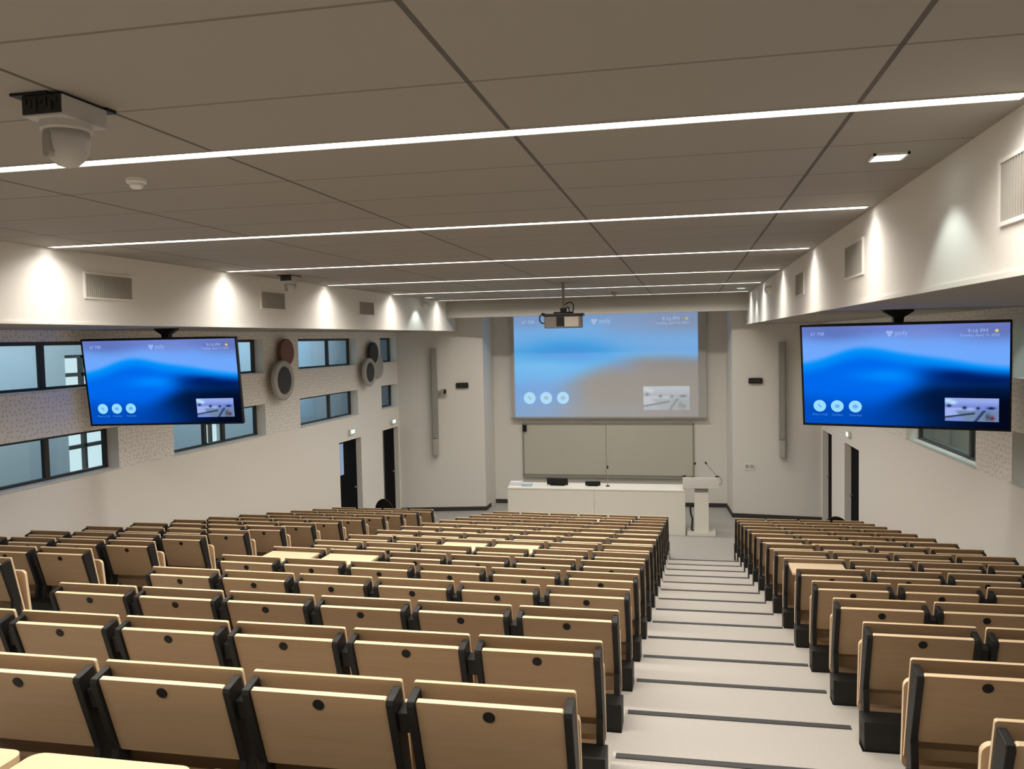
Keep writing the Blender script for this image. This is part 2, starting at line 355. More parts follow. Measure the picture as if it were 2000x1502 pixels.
# corridor behind the window side wall
bm = new(); CX = -9.7
ext = [(on_x(131, 800, CX).y, on_x(214, 800, CX).y, -2.6, -.12), (on_x(401, 800, CX).y, on_x(431, 800, CX).y, -2.6, .05)]
wall_holes('wall_corridor', (CX, 5.2), (CX, 27.5), BOT, 1.2, ext, .2, (-1, 0), M_CORR)
for k, (a, b, z0, z1) in enumerate(ext):
    t = bpy.data.objects.new('window_%d' % (20+k), None); COL.objects.link(t); t.location = (0, 0, H); t['kind'] = 'structure'
    t['label'] = ('wide', 'narrow')[k]+' bright outside window seen through the hall windows'; t['category'] = 'window'
    bm = new(); box(bm, CX-.14, CX-.12, a, b, z0, z1); obj('pane', bm, M_DAY, t)
    bm = new()
    for z in (z0+.95, z1-.35, z1-.05): box(bm, CX-.12, CX-.05, a, b, z, z+.06)
    box(bm, CX-.12, CX-.05, a+(b-a)*.42, a+(b-a)*.42+.06, z0, z1); obj('window_frame', bm, M_FRAME, t)
bm = new(); box(bm, CX-.2, LX(5.2)-.22, 5.0, 5.2, BOT, 1.2); box(bm, CX-.2, LX(19), 27.5, 27.6, BOT, 1.2); struct('wall_corridor_end', bm, M_CORR)
bm = new(); box(bm, CX-.2, -7.0, 5.0, 27.6, 1.1, 1.2); struct('ceiling_corridor', bm, M_CORR)
bm = new(); box(bm, CX-.2, -7.0, 5.0, 27.6, BOT-.1, BOT); struct('floor_corridor', bm, M_LECTFLOOR)
bm = new(); box(bm, 4.7, 4.8, 4, 21, BOT, 1.2); box(bm, RX(4)+.23, 4.8, 3.9, 4, BOT, 1.2); box(bm, RX(20)+.23, 4.8, 21, 21.1, BOT, 1.2); struct('wall_side_corridor', bm, M_CORR2)
bm = new(); box(bm, RX(4)+.23, 4.8, 4, 21, 1.1, 1.2); struct('ceiling_side_corridor', bm, M_CORR2)
def area(name, loc, rot, sx, sy, e, col):
    l = bpy.data.lights.new(name, 'AREA'); l.shape = 'RECTANGLE'; l.size = sx; l.size_y = sy; l.energy = e; l.color = col
    o = bpy.data.objects.new(name, l); COL.objects.link(o); o.location = (loc[0], loc[1], loc[2]+H); o.rotation_euler = rot; return o
area('corridor_fill', (-7.72, 9.5, .6), (0, math.radians(70), 0), .3, 4, 70, (.86, .95, 1))  # unseen fill light, added to brighten the corridor beyond the windows
area('corridor_fill', (-7.55, 17.5, .6), (0, math.radians(70), 0), .3, 8, 150, (.68, .85, 1))  # second added fill, bluish, hidden behind the hall wall
area('side_corridor_fill', (4.1, 11, 1.05), (0, 0, 0), .3, 6, 110, (1, 1, .93))  # unseen fill, added so the side windows look less dark

# ------------------------------------------------------------------ seats
def seat_parts(W):
    """meshes of one flip-up seat; origin on its own tread below the rear face of the plinth, y towards the stage"""
    P = {}; bw = W-.042
    def tilt(y, z, a): return Matrix.Translation((0, y, z)) @ Matrix.Rotation(a, 4, 'X')
    bm = new(); h = .47; mx = tilt(.131, .74, math.atan(.235))
    prism(bm, rrect(bw, h, .009, 0, -h/2), 0, .014, 'y', 0, 1, mx); P['backrest'] = mesh('backrest', bm, [M_FACE, M_EDGE])
    tw = bw-.062; th = .325; a = math.atan(.33)
    bm = new(); mx = tilt(.056, .704, a); prism(bm, rrect(tw, th, .008, 0, -th/2), 0, .019, 'y', 0, 1, mx); P['writing_tablet'] = mesh('writing_tablet', bm, [M_FACE, M_EDGE])
    bm = new(); prism(bm, circ(.0205, 20, 0, -.04), -.004, .002, 'y', 0, 0, mx); P['grommet'] = mesh('grommet', bm, M_BLACKP)
    # folded-out tablet: hinge at the back, level towards the row behind
    bm = new(); mx = Matrix.Translation((0, .080, .717))
    prism(bm, [(x, y) for x, y in rrect(tw, th, .008, 0, -th/2)], -.019, 0, 'z', 1, 1, mx); P['open_tablet'] = mesh('writing_tablet', bm, [M_FACE, M_EDGE])  # faces use pale edge wood, putting light from above into the colour
    prof = [(.126, .724), (.050, .706), (.046, .690), (.147, .385), (.165, .375), (.208, .40)]
    for s, nm in ((-1, 'bracket_a'), (1, 'bracket_b')):
        x0 = s*(tw/2+.002); x1 = s*(bw/2-.001); bm = new(); prism(bm, prof, min(x0, x1), max(x0, x1), 'x'); P[nm] = mesh('tablet_bracket', bm, M_BLACK, bevel=.004)
        x0 = s*(bw/2-.032); x1 = s*(bw/2-.002); bm = new(); prism(bm, [(.09, .0), (.19, .0), (.215, .42), (.145, .42)], min(x0, x1), max(x0, x1), 'x'); P['leg_a' if s < 0 else 'leg_b'] = mesh('leg', bm, M_BLACK, bevel=.004)
    bm = new(); prism(bm, [(.135, .665), (.080, .650), (.100, .575), (.165, .575)], bw/2+.0004, bw/2+.0405, 'x'); P['bracket_link'] = mesh('bracket_link', bm, M_BLACK, bevel=.003)
    bm = new(); mx = tilt(.262, .605, math.atan(.10)); sh = .40
    prism(bm, rrect(bw-.012, sh, .035, 0, -sh/2), 0, .024, 'y', 0, 1, mx); P['seat'] = mesh('seat', bm, [M_SEATW, M_EDGE])
    bm = new(); mx = Matrix.Translation((0, .19, .445)); sh = .41
    prism(bm, rrect(bw+.004, sh, .045, 0, sh/2), -.024, 0, 'z', 1, 1, mx); P['seat_down'] = mesh('seat', bm, [M_SEATW, M_EDGE])
    bm = new(); prism(bm, [(.004, 0), (.13, 0), (.15, .285), (.018, .285)], -W/2+.004, W/2-.004, 'x'); P['plinth'] = mesh('plinth', bm, M_BLACK, bevel=.004)
    return P
SEATS = {}
def seat(x, r, W, label, group, opened=False, down=False, last=False):
    if W not in SEATS: SEATS[W] = seat_parts(W)
    P = SEATS[W]; t = thing('auditorium_seat', label, 'seat', (x, YR(r), TR(r)), 0, group)
    if down:
        link('seat', P['seat_down'], t); link('leg', P['leg_a'], t); link('leg', P['leg_b'], t); link('plinth', P['plinth'], t); return t
    link('backrest', P['backrest'], t)
    tb = link('writing_tablet', P['open_tablet' if opened else 'writing_tablet'], t)
    if not opened: link('grommet', P['grommet'], tb)
    link('tablet_bracket', P['bracket_a'], t); link('tablet_bracket', P['bracket_b'], t)
    link('leg', P['leg_a'], t); link('leg', P['leg_b'], t)
    if not last: link('bracket_link', P['bracket_link'], t)
    link('seat', P['seat'], t); link('plinth', P['plinth'], t)
    return t
OPEN = {('C', 5, 0), ('C', 5, 1), ('C', 7, 2), ('C', 7, 3), ('R', 6, 0), ('C', 14, 3), ('C', 14, 4)}
def in_view(x, r):
    for dx in (-.3, .3):
        for z in (0.1, .75):
            p = Vector((x+dx, YR(r)+.15, TR(r)+z)); c = (p.dot(_r), p.dot(_u), p.dot(_f))
            if c[2] > .2 and -40 < 1000+FPX*c[0]/c[2] < 2040 and -40 < 751-FPX*c[1]/c[2] < 1540: return True
    return False
for B, place in (('L', 'round-speaker side'), ('C', 'centre'), ('R', 'lectern side')):
    edges, cnt, dy = BLOCKS[B]; grp = 'seats of the %s block' % place
    for r in range(-1, 16):
        xl, xr = edges(r); W = round((xr-xl+.042)/cnt, 4)
        for k in range(cnt):
            x = xl+(W-.042)/2+W*k
            if r == -1:
                if B != 'C': continue
                x += .085
            if not in_view(x, r) and not (r == -1 and k in (1, 2, 3)): continue
            op = (B, r, k) in OPEN; dn = r == -1
            num = {'L': ('%s seat from the wall' % ORD[k+1]), 'C': ('%s seat from the stairs' % ORD[cnt-k]), 'R': ('%s seat from the stairs' % ORD[k+1])}[B]
            lab = '%s seat, %s block, %s row from the desk, %s' % ('open-tablet wooden' if op else 'folded-down wooden' if dn else 'wooden flip', place, ORD[16-r], num)
            t = seat(x, r, W, lab, grp, op, dn, k == cnt-1); t.location.y += dy+(SKEW(r)*(xr-x) if B == 'C' else 0)
            if B == 'C': t.rotation_euler.z = -math.atan(SKEW(r))

# ------------------------------------------------------------------ linear ceiling lights
for k in range(-1, 6):
    y = (3.54, 6.36, 9.22, 12.10, 15.02, 18.0)[k] if k >= 0 else .68
    lab = 'long thin glowing ceiling light, %s from the lecture end' % ORD[6-k]
    t = thing('linear_light', lab, 'light', (-2.08, y, CZ), 0, 'linear lights across the ceiling'); hx = 3.335
    bm = new(); box(bm, -hx, hx, -.048, .048, -.002, -.001); obj('diffuser', bm, M_STRIP, t)
    bm = new(); f = .006; e = -.0065
    box(bm, -hx-f, hx+f, -.048-f, -.048, e, 0); box(bm, -hx-f, hx+f, .048, .048+f, e, 0); box(bm, -hx-f, -hx, -.048, .048, e, 0); box(bm, hx, hx+f, -.048, .048, e, 0)
    obj('trim_frame', bm, M_STRIPRIM, t)
    l = bpy.data.lights.new('linear_lamp', 'AREA'); l.shape = 'RECTANGLE'; l.size = 2*hx-.25; l.size_y = .06; l.energy = STRIP_W*(.8 if k == 5 else 1); l.color = WARM; l.spread = math.radians(SPREAD)
    o = bpy.data.objects.new('lamp', l); COL.objects.link(o); o.parent = t; o.location = (0, 0, -.010)
# square recessed downlights
def downlight(x, y, label, e):
    t = thing('downlight', label, 'light', (x, y, CZ), 0, 'square recessed downlights'); a = .085
    bm = new(); box(bm, -a+.012, a-.012, -a+.012, a-.012, -.004, -.001); obj('lens', bm, M_LENS, t)
    bm = new()
    for q in ((-a, a, -a, -a+.012), (-a, a, a-.012, a), (-a, -a+.012, -a, a), (a-.012, a, -a, a)): box(bm, *q, -.012, 0)
    obj('bezel', bm, M_WHITE, t)
    l = bpy.data.lights.new('downlight_lamp', 'SPOT'); l.energy = e; l.color = COOL; l.spot_size = math.radians(105); l.spot_blend = .4; l.shadow_soft_size = .03
    o = bpy.data.objects.new('lamp', l); COL.objects.link(o); o.parent = t; o.location = (0, 0, -.02)
downlight(1.0, 4.57, 'square cool-white ceiling downlight between the first two light strips', 15)
downlight(1.02, 16.6, 'small cool-white ceiling downlight near the header by the lectern side', 22)
downlight(-5.17, 16.5, 'cool-white ceiling downlight near the header above the round-speaker wall', 22)

# ------------------------------------------------------------------ vents in the bulkheads
def vent(face, y0, y1, z0, z1, label):
    s = 1 if face == BLX else -1
    t = thing('air_vent', label, 'vent', (face, (y0+y1)/2, (z0+z1)/2), 0, 'air vents in the bulkheads'); hy, hz = (y1-y0)/2, (z1-z0)/2
    def bx(bm, d0, d1, *q): box(bm, min(s*d0, s*d1), max(s*d0, s*d1), *q)
    bm = new(); bx(bm, .001, .004, -hy, hy, -hz, hz); obj('backing', bm, M_RING, t)
    bm = new(); f = .018
    for q in ((-hy-f, hy+f, hz, hz+f), (-hy-f, hy+f, -hz-f, -hz), (-hy-f, -hy, -hz, hz), (hy, hy+f, -hz, hz)): bx(bm, 0, .016, *q)
    obj('vent_frame', bm, M_BULK, t)
    bm = new(); c = int(hy*2/.028)
    for i in range(c): y = -hy+(i+.5)*2*hy/c; bx(bm, .004, .014, y-.003, y+.003, -hz, hz)
    obj('grille', bm, M_RING, t)
for a, b, lab in ((6.82, 7.48, 'closest to the viewer'), (10.1, 10.75, 'second from the viewer'), (13.45, 14.12, 'farthest from the viewer')):
    vent(BLX, a, b, .47, .685, 'slatted air vent in the round-speaker side bulkhead, '+lab)
for a, b, lab in ((3.2, 3.9, 'closest to the viewer'), (6.73, 7.43, 'second from the viewer'), (9.97, 10.66, 'farthest from the viewer')):
    vent(BRX, a, b, .445, .69, 'slatted air vent in the lectern side bulkhead, '+lab)

# ------------------------------------------------------------------ ceiling mounted devices
def dome_camera(loc, k, rz, label):
    t = thing('dome_camera', label, 'camera', loc, rz, 'pan-tilt cameras under the ceiling')
    bm = new(); box(bm, -.08*k, .08*k, -.112*k, .115*k, -.082*k, -.010*k); obj('mount_box', bm, M_SHELL, t, bevel=.005)
    bm = new(); box(bm, -.076*k, .076*k, -.117*k, -.111*k, -.074*k, -.012*k)
    for i in range(7):
        x = (-.070+.020*i)*k; box(bm, x, x+.013*k, -.122*k, -.115*k, (-.040-.012*(i % 3))*k, (-.022-.008*(i % 2))*k)
    obj('connector_panel', bm, M_BACKBOX, t)
    bm = new(); box(bm, -.118*k, .03*k, -.125*k, .02*k, -.010*k, 0); box(bm, -.05*k, .05*k, .02*k, .15*k, -.010*k, 0); box(bm, .03*k, .082*k, .112*k, .165*k, -.012*k, 0); obj('ceiling_plate', bm, M_BLACK, t)
    bm = new(); lathe(bm, [(.088*k, -.080*k), (.086*k, -.105*k), (.078*k, -.112*k)], 32); obj('collar', bm, M_SHELL, t)
    bm = new(); lathe(bm, [(.076*k, -.110*k), (.076*k, -.145*k), (.071*k, -.178*k), (.057*k, -.208*k), (.036*k, -.228*k), (.010*k, -.236*k)], 32); obj('dome', bm, M_SHELL, t, smooth=True)
    bm = new(); mx = Matrix.Rotation(math.radians(158), 4, 'Z')
    prism(bm, rrect(.052*k, .092*k, .022*k, 0, -.162*k), .050*k, .0765*k, 'y', 0, 0, mx); obj('lens_cover', bm, M_GREY, t, bevel=.004)
dome_camera((-2.163, 2.645, CZ), 1.0, 0, 'large white dome camera under the ceiling in front of the first light strip')
p = on_z(566, 538, CZ); dome_camera((p.x, p.y, CZ), 1.0, 0, 'small white dome camera above the bulkhead vents, far from the viewer')
t = thing('smoke_detector', 'white round smoke detector on the ceiling beyond the first light strip', 'detector', (on_z(266, 349, CZ).x, on_z(266, 349, CZ).y, CZ))
bm = new(); lathe(bm, [(.052, 0), (.052, -.018), (.046, -.026)], 32); obj('base_ring', bm, M_WHITE, t)
bm = new(); lathe(bm, [(.036, -.026), (.034, -.042), (.024, -.052), (.006, -.054)], 32); obj('sensor_cap', bm, M_WHITE, t, smooth=True)
t = thing('ceiling_sensor', 'small grey dome sensor on the ceiling near the header', 'sensor', (on_z(1200, 568, CZ).x, on_z(1200, 568, CZ).y, CZ))
bm = new(); lathe(bm, [(.07, 0), (.07, -.03), (.055, -.075), (.02, -.095)], 24); obj('dome', bm, M_GREY, t, smooth=True)
bm = new(); lathe(bm, [(.085, 0), (.085, -.012)], 24); obj('base_ring', bm, M_WHITE, t)
# wall washer boxes near the front of the bulkheads
for px, py, X, lab in ((829, 594, BLX+.05, 'small white camera on the round-speaker side bulkhead near the header'), (1507, 562, BRX-.05, 'small white camera on the lectern side bulkhead beyond the vents')):
    p = on_x(px, py, X); s = 1 if X < 0 else -1; t = thing('bulkhead_camera', lab, 'camera', (X-s*.05, p.y, p.z), 0, 'small bulkhead cameras')
    bm = new(); box(bm, min(0, s*.05), max(0, s*.05), -.05, .05, -.05, .05); obj('bracket', bm, M_WHITE, t)
    bm = new(); mx = Matrix.Translation((s*.09, 0, -.02)); lathe(bm, [(.03, -.07), (.06, -.05), (.07, 0), (.06, .04), (.03, .05)], 20, mx); obj('housing', bm, M_WHITE, t, smooth=True)

# ------------------------------------------------------------------ projector
PY = 13.4; pc = on_y(1101, 625, PY)
t = thing('projector', 'ceiling-hung projector with black top on a pole before the big screen', 'projector', (pc.x, PY, pc.z), math.radians(4))
bm = new(); prism(bm, rrect(.60, .42, .05), -.13, .06, 'z'); obj('body', bm, M_PROJGREY, t, bevel=.012)
bm = new(); prism(bm, rrect(.66, .46, .06), .06, .10, 'z'); obj('top_plate', bm, M_PROJDARK, t, bevel=.01)
bm = new(); box(bm, .03, .25, -.222, -.208, -.11, .045); obj('rear_panel', bm, M_PROJLIGHT, t)
bm = new(); box(bm, -.10, .02, -.220, -.209, -.10, .05); obj('port_bay', bm, M_BLACKP, t)
bm = new(); mx = Matrix.Translation((-.05, .21, -.03)) @ Matrix.Rotation(-PI/2, 4, 'X'); lathe(bm, [(.07, 0), (.07, .06), (.055, .08)], 24, mx); obj('lens', bm, M_BLACKP, t)
top = CZ-pc.z
bm = new(); tube(bm, [(0, 0, .16), (0, 0, top)], .022, 12); obj('pole', bm, M_GREY, t)
bm = new(); box(bm, -.16, .16, -.03, .03, .10, .13); box(bm, -.04, .04, -.14, .14, .10, .125); box(bm, -.05, .05, -.05, .05, .12, .19); obj('mount_cradle', bm, M_BLACK, t)
bm = new(); lathe(bm, [(.07, top-.012), (.07, top)], 20); obj('ceiling_plate', bm, M_GREY, t)
bm = new(); tube(bm, [(-.29, -.1, .10), (-.33, -.12, .11), (-.375, -.13, .06), (-.375, -.13, -.01), (-.34, -.12, -.05), (-.30, -.11, -.05)], .011); obj('cable', bm, M_BLACKP, t, smooth=True)
bm = new(); tube(bm, [(.02, 0, .24), (.06, -.02, .27), (.12, -.03, .285), (.165, -.04, .24), (.16, -.05, .16), (.14, -.06, .10)], .009); obj('cable', bm, M_BLACKP, t, smooth=True)
bm = new(); tube(bm, [(.02, 0, .16), (.06, -.05, .21), (.09, -.08, .20), (.10, -.1, .10)], .009); obj('cable', bm, M_BLACKP, t, smooth=True)

# ------------------------------------------------------------------ pictures shown on the displays
def sm(a, b, x):
    x = max(0, min(1, (x-a)/(b-a))); return x*x*(3-2*x)
def lerp(a, b, t): return tuple(p+(q-p)*t for p, q in zip(a, b))
def gauss(u, v, cu, cv, su, sv): return math.exp(-((u-cu)/su)**2-((v-cv)/sv)**2)
def pic_tv(u, v):                          # u left to right, v bottom to top, sRGB 0..255
    c = lerp((112, 168, 252), (108, 128, 205), sm(.84, .97, v))
    c = lerp(c, (92, 112, 180), gauss(u, v, .16, .93, .18, .09)*.8); c = lerp(c, (100, 112, 175), gauss(u, v, .95, .92, .22, .10)*.8)
    c = lerp(c, (118, 140, 210), gauss(u, v, .60, .92, .12, .08)*.7)
    edge = .60+.165*math.exp(-((u-.30)/.21)**2)+.085*math.exp(-((u-.62)/.25)**2)-.03*u
    k = sm(edge+.045, edge-.03, v); b = lerp((0, 146, 250), (0, 104, 236), sm(edge, edge-.16, v))
    b = lerp(b, (0, 140, 255), gauss(u, v, .44, .50, .17, .07)*.9)
    c = lerp(c, b, k)
    d = sm(.50+.06*(u > .6)*0, .42, v-.12*max(0, u-.55)); d2 = gauss(u, v, .88, .50, .30, .10)
    c = lerp(c, (0, 34, 112), min(1, d2*1.25)*sm(.46, .66, u)*sm(edge+.0, edge-.13, v))
    low = sm(.40, .18, v+.02-.16*sm(.35, .7, u)+.03*math.sin(u*5))
    c = lerp(c, lerp((0, 78, 190), (2, 22, 60), sm(.32, .68, u)), low*sm(1.0, .3, v)*.95)
    c = lerp(c, (3, 7, 26), sm(.55, 1.0, u)*sm(.45, .2, v)*.95)
    c = lerp(c, (0, 58, 150), gauss(u, v, .46, .06, .2, .10)*.6)
    return c
def pic_proj(u, v):
    c = lerp((132, 182, 232), (134, 166, 206), sm(.84, .98, v)); c = lerp(c, (148, 156, 180), gauss(u, v, .93, .90, .30, .12)*.9); c = lerp(c, (146, 164, 198), gauss(u, v, .60, .90, .12, .10)*.6)
    c = lerp(c, (140, 160, 196), gauss(u, v, .10, .93, .14, .08)*.7)
    c = lerp(c, (108, 178, 232), sm(.72, .56, v)); c = lerp(c, (74, 160, 226), min(1, gauss(u, v, .29, .615, .25, .125)*1.15)); c = lerp(c, (122, 190, 236), gauss(u, v, .16, .50, .24, .06)*.7)
    c = lerp(c, (138, 178, 226), gauss(u, v, .88, .66, .22, .07)*.8)
    c = lerp(c, (140, 136, 136), sm(.62, .48, v+.02*math.sin(u*6))*sm(.50, .74, u+.1*(v-.4)))
    c = lerp(c, (126, 142, 186), gauss(u, v, .58, .44, .10, .08)*.7)
    low = sm(.44, .24, v-.13*sm(.2, .55, u)); c = lerp(c, lerp((112, 158, 212), (144, 138, 132), sm(.16, .46, u)), low)
    c = lerp(c, (148, 148, 150), gauss(u, v, .5, .05, .5, .08)*.6)
    return c
def pic_thumb_pale(u, v):
    c = pic_thumb(u, v); g = (c[0]+c[1]+c[2])/3; return lerp((180, 186, 184), lerp(c, (g, g, g), .75), .42)
def pic_thumb(u, v):                       # small inset view of a hall with rows of benches
    c = lerp((150, 170, 235), (120, 140, 215), sm(.9, .6, v)); c = lerp(c, (190, 225, 255), gauss(u, v, .05, .88, .08, .1)+gauss(u, v, .16, .80, .06, .08)) if u < .3 else c
    c = lerp(c, (160, 178, 240), sm(.62, .55, v)*sm(.62, .5, u)*sm(.30, .36, v+.2-.3*u))
    if v < .50:
        c = lerp(c, (112, 135, 170), sm(.5, .42, v)*sm(.0, .1, u-.25+.4*(v-.2)))
    for cu, cv, su, sv in ((.08, .66, .04, .05), (.37, .58, .035, .06), (.62, .57, .03, .05), (.86, .58, .07, .05)): c = lerp(c, (15, 22, 60), min(1, gauss(u, v, cu, cv, su, sv)*1.2))
    d = abs(v-(.16+.62*u*.55)); c = lerp(c, (45, 58, 70), sm(.055, .02, d)*(u < .56))
    d = abs((u-.60)-(v-.08)*.35); c = lerp(c, (50, 65, 110), sm(.045, .02, d)*(v < .48))
    c = lerp(c, (110, 25, 45), gauss(u, v, .88, .15, .04, .09)); c = lerp(c, (30, 42, 45), gauss(u, v, .80, .2, .05, .15)*.6)
    return c
def picture_mesh(name, w, h, nx, ny, fn, m, y=0, sub=None):
    me = bpy.data.meshes.new(name); vs = []; fs = []; cs = []
    for j in range(ny+1):
        for i in range(nx+1):
            u, v = i/nx, j/ny; vs.append(((u-.5)*w, y, (v-.5)*h)); c = fn(u, v); lin = srgb(c)
            if sub: lin = tuple(max(0, a-b) for a, b in zip(lin, sub))
            cs += [*lin, 1]
    for j in range(ny):
        for i in range(nx): a = j*(nx+1)+i; fs.append((a, a+1, a+nx+2, a+nx+1))
    me.from_pydata(vs, [], fs); me.update(); at = me.color_attributes.new('picture', 'FLOAT_COLOR', 'POINT'); at.data.foreach_set('color', cs); me.materials.append(m); return me
def text_mesh(s, size, m, align='LEFT'):
    cu = bpy.data.curves.new('t', 'FONT'); cu.body = s; cu.size = size; cu.align_x = align; cu.align_y = 'CENTER'; cu.extrude = .0005; o = bpy.data.objects.new('t', cu); COL.objects.link(o)
    bpy.context.view_layer.update(); dg = bpy.context.evaluated_depsgraph_get(); me = bpy.data.meshes.new_from_object(o.evaluated_get(dg)); bpy.data.objects.remove(o); bpy.data.curves.remove(cu)
    me.transform(Matrix.Rotation(PI/2, 4, 'X')); me.materials.clear(); me.materials.append(m); return me
def screen_contents(panel, w, h, sub=None, mats=(M_ICON, M_GLYPH, M_TEXT, M_CAPT, M_SUN), thumb=M_TVPIC, e=.002):
    ic, gl, tx, cp, su = mats
    X = lambda u: (u-.5)*w
    Z = lambda v: (v-.5)*h
    for k, u in enumerate((.083, .176, .270)):
        bm = new(); prism(bm, circ(.0335*w, 28, X(u), Z(.185)), -e, -e*.5, 'y'); ob = obj('icon', bm, ic, panel)
        bm = new(); r = .012*w
        if k == 0: prism(bm, [(X(u)-r, Z(.185)+r*.6), (X(u)-r*.4, Z(.185)+r), (X(u)+r, Z(.185)-r*.5), (X(u)+r*.5, Z(.185)-r)], -e*1.6, -e, 'y')
        elif k == 1: prism(bm, rrect(2*r, 1.5*r, .3*r, X(u), Z(.185)), -e*1.6, -e, 'y')
        else: prism(bm, circ(r, 20, X(u), Z(.185)), -e*1.6, -e, 'y'); prism(bm, rrect(2.6*r, .5*r, .1*r, X(u), Z(.185)), -e*2, -e*1.6, 'y')
        obj('glyph', bm, gl, ob)
        link('caption', text_mesh(('Place a Call', 'Content', 'Favorites')[k], .0175*w, cp, 'CENTER'), panel, (X(u), -e, Z(.095)))
    link('room_name', text_mesh('67 708', .026*w, tx), panel, (X(.045), -e, Z(.925)))
    link('logo_word', text_mesh('poly', .036*w, tx), panel, (X(.475), -e, Z(.922)))
    bm = new()
    for a in range(3): prism(bm, circ(.0085*w, 16, X(.448)+.0095*w*math.cos(a*2.09+.5), Z(.922)+.0095*w*math.sin(a*2.09+.5)), -e, -e*.5, 'y')
    obj('logo_mark', bm, tx, panel)
    link('clock_text', text_mesh('9:16 PM', .028*w, tx, 'RIGHT'), panel, (X(.905), -e, Z(.928)))
    link('date_text', text_mesh('Tuesday, April 15, 2025', .0185*w, tx, 'RIGHT'), panel, (X(.955), -e, Z(.888)))
    bm = new(); prism(bm, circ(.0085*w, 16, X(.942), Z(.928)), -e, -e*.5, 'y'); obj('weather_icon', bm, su, panel)
    me = picture_mesh('inset_view', .245*w, .225*h, 56, 32, pic_thumb_pale if sub else pic_thumb, thumb, 0, sub); link('inset_view', me, panel, (X(.832), -e, Z(.178)))

# ------------------------------------------------------------------ hanging displays
def display(cx, cy, cz, yaw, tlt, label):
    W = 1.9; Hh = W*9/16
    t = thing('hanging_display', label, 'display', (cx, cy, cz), 0, 'displays hanging under the bulkheads')
    hd = bpy.data.objects.new('screen_unit', None)
    RM = Matrix.Rotation(yaw, 4, 'Z') @ Matrix.Rotation(tlt, 4, 'X')
    def place(o): o.matrix_local = RM @ Matrix.Translation(o.location); return o
    bm = new(); prism(bm, rrect(W, Hh, .008), .0, .05, 'y'); prism(bm, rrect(W*.6, Hh*.6, .02), .05, .085, 'y'); place(obj('housing', bm, M_BLACKP, t, bevel=.004))
    bm = new(); b = .020
    for q in ((-W/2, W/2, Hh/2-b, Hh/2), (-W/2, W/2, -Hh/2, -Hh/2+b), (-W/2, -W/2+b*.8, -Hh/2, Hh/2), (W/2-b*.8, W/2, -Hh/2, Hh/2)): box(bm, q[0], q[1], -.010, .002, q[2], q[3])
    place(obj('bezel', bm, M_BLACKP, t))
    w, h = W-.036, Hh-.044
    pn = link('screen_panel', picture_mesh('screen_panel', w, h, 112, 64, pic_tv, M_TVPIC), t, (0, -.003, 0)); place(pn)
    screen_contents(pn, w, h)
    top = SZ-cz; bm = new(); box(bm, -.03, .03, .09, .15, .1, top-.02); prism(bm, [(-.04, top-.14), (.04, top-.14), (.05, top-.075), (.14, top-.02), (.14, top), (-.14, top), (-.14, top-.02), (-.05, top-.075)], .08, .16, 'y'); obj('ceiling_bracket', bm, M_BLACK, t)
    bm = new(); box(bm, -.2, .2, .08, .12, -.1, .14); obj('mount_arm', bm, M_BLACK, t)
display(-6.215, 9.02, -.435, math.radians(9.376), math.radians(8.0), 'hanging screen before the round-speaker wall windows, blue picture')
display(2.079, 8.92, -.4505, math.radians(-18.888), math.radians(8.8), 'hanging screen over the lectern side seats, blue picture')

# ------------------------------------------------------------------ projection screen
SY = 20.58; a = on_y(1004.5, 700, SY); b = on_y(1363.5, 700, SY); zt = on_y(1180, 611, SY).z; zb = on_y(1180, 814, SY).z
a1 = on_y(999, 700, SY).x; b1 = on_y(1379, 700, SY).x; cx = (a1+b1)/2
t = thing('projection_screen', 'large white projection screen with a pale blue picture on the stage wall', 'screen', (cx, SY, (zt+zb)/2))
hz = (zt-zb)/2; hw = (b1-a1)/2
bm = new(); box(bm, -hw, hw, .0, .004, -hz-.02, hz+.14); obj('canvas', bm, M_CANVAS, t)
bm = new(); box(bm, -hw-.04, hw+.04, -.015, .02, -hz-.055, -hz-.02); obj('bottom_bar', bm, M_GREY, t)
bm = new(); box(bm, -hw-.06, hw+.06, -.06, .08, hz+.10, hz+.17); obj('roller_case', bm, M_WHITE, t)
AMB = (.115, .108, .095); pw = b.x-a.x  # ambient light on the canvas, taken out of the picture's glow
pn = link('projected_image', picture_mesh('projected_image', pw, hz*2, 112, 64, pic_proj, M_PROJPIC, 0, AMB), t, ((a.x+b.x)/2-cx, -.002, 0))
screen_contents(pn, pw, hz*2, AMB, (emit_mat('projected_icon', srgb((165, 222, 255)), .8, .25), emit_mat('projected_glyph', srgb((150, 200, 225)), .7, .25), emit_mat('projected_text', srgb((170, 200, 245)), .8, .25), emit_mat('projected_caption', srgb((150, 185, 225)), .6, .25), emit_mat('projected_sun', srgb((215, 200, 120)), .7, .25)), M_PROJPIC)  # overlay parts glow too; the projector casts no light

# ------------------------------------------------------------------ writing board
WY = BY-.03; a = on_y(1020.5, 828, WY); b = on_y(1355, 829, WY); zt = on_y(1190, 827, WY).z; zb = on_y(1190, 930, WY).z; cx = (a.x+b.x)/2; hw = (b.x-a.x)/2; hz = (zt-zb)/2
t = thing('writing_board', 'wide grey-green writing board under the projection screen', 'board', (cx, WY, (zt+zb)/2))
mid = on_y(1184, 880, WY).x-cx
bm = new(); box(bm, -hw+.03, mid-.004, -.004, .02, -hz+.03, hz-.03); obj('board_panel', bm, M_BOARD, t)
bm = new(); box(bm, mid+.004, hw-.03, -.004, .02, -hz+.03, hz-.03); obj('board_panel', bm, M_BOARD, t)
bm = new()
for q in ((-hw, hw, hz-.03, hz), (-hw, hw, -hz, -hz+.03), (-hw, -hw+.03, -hz, hz), (hw-.03, hw, -hz, hz)): box(bm, q[0], q[1], -.015, .025, q[2], q[3])
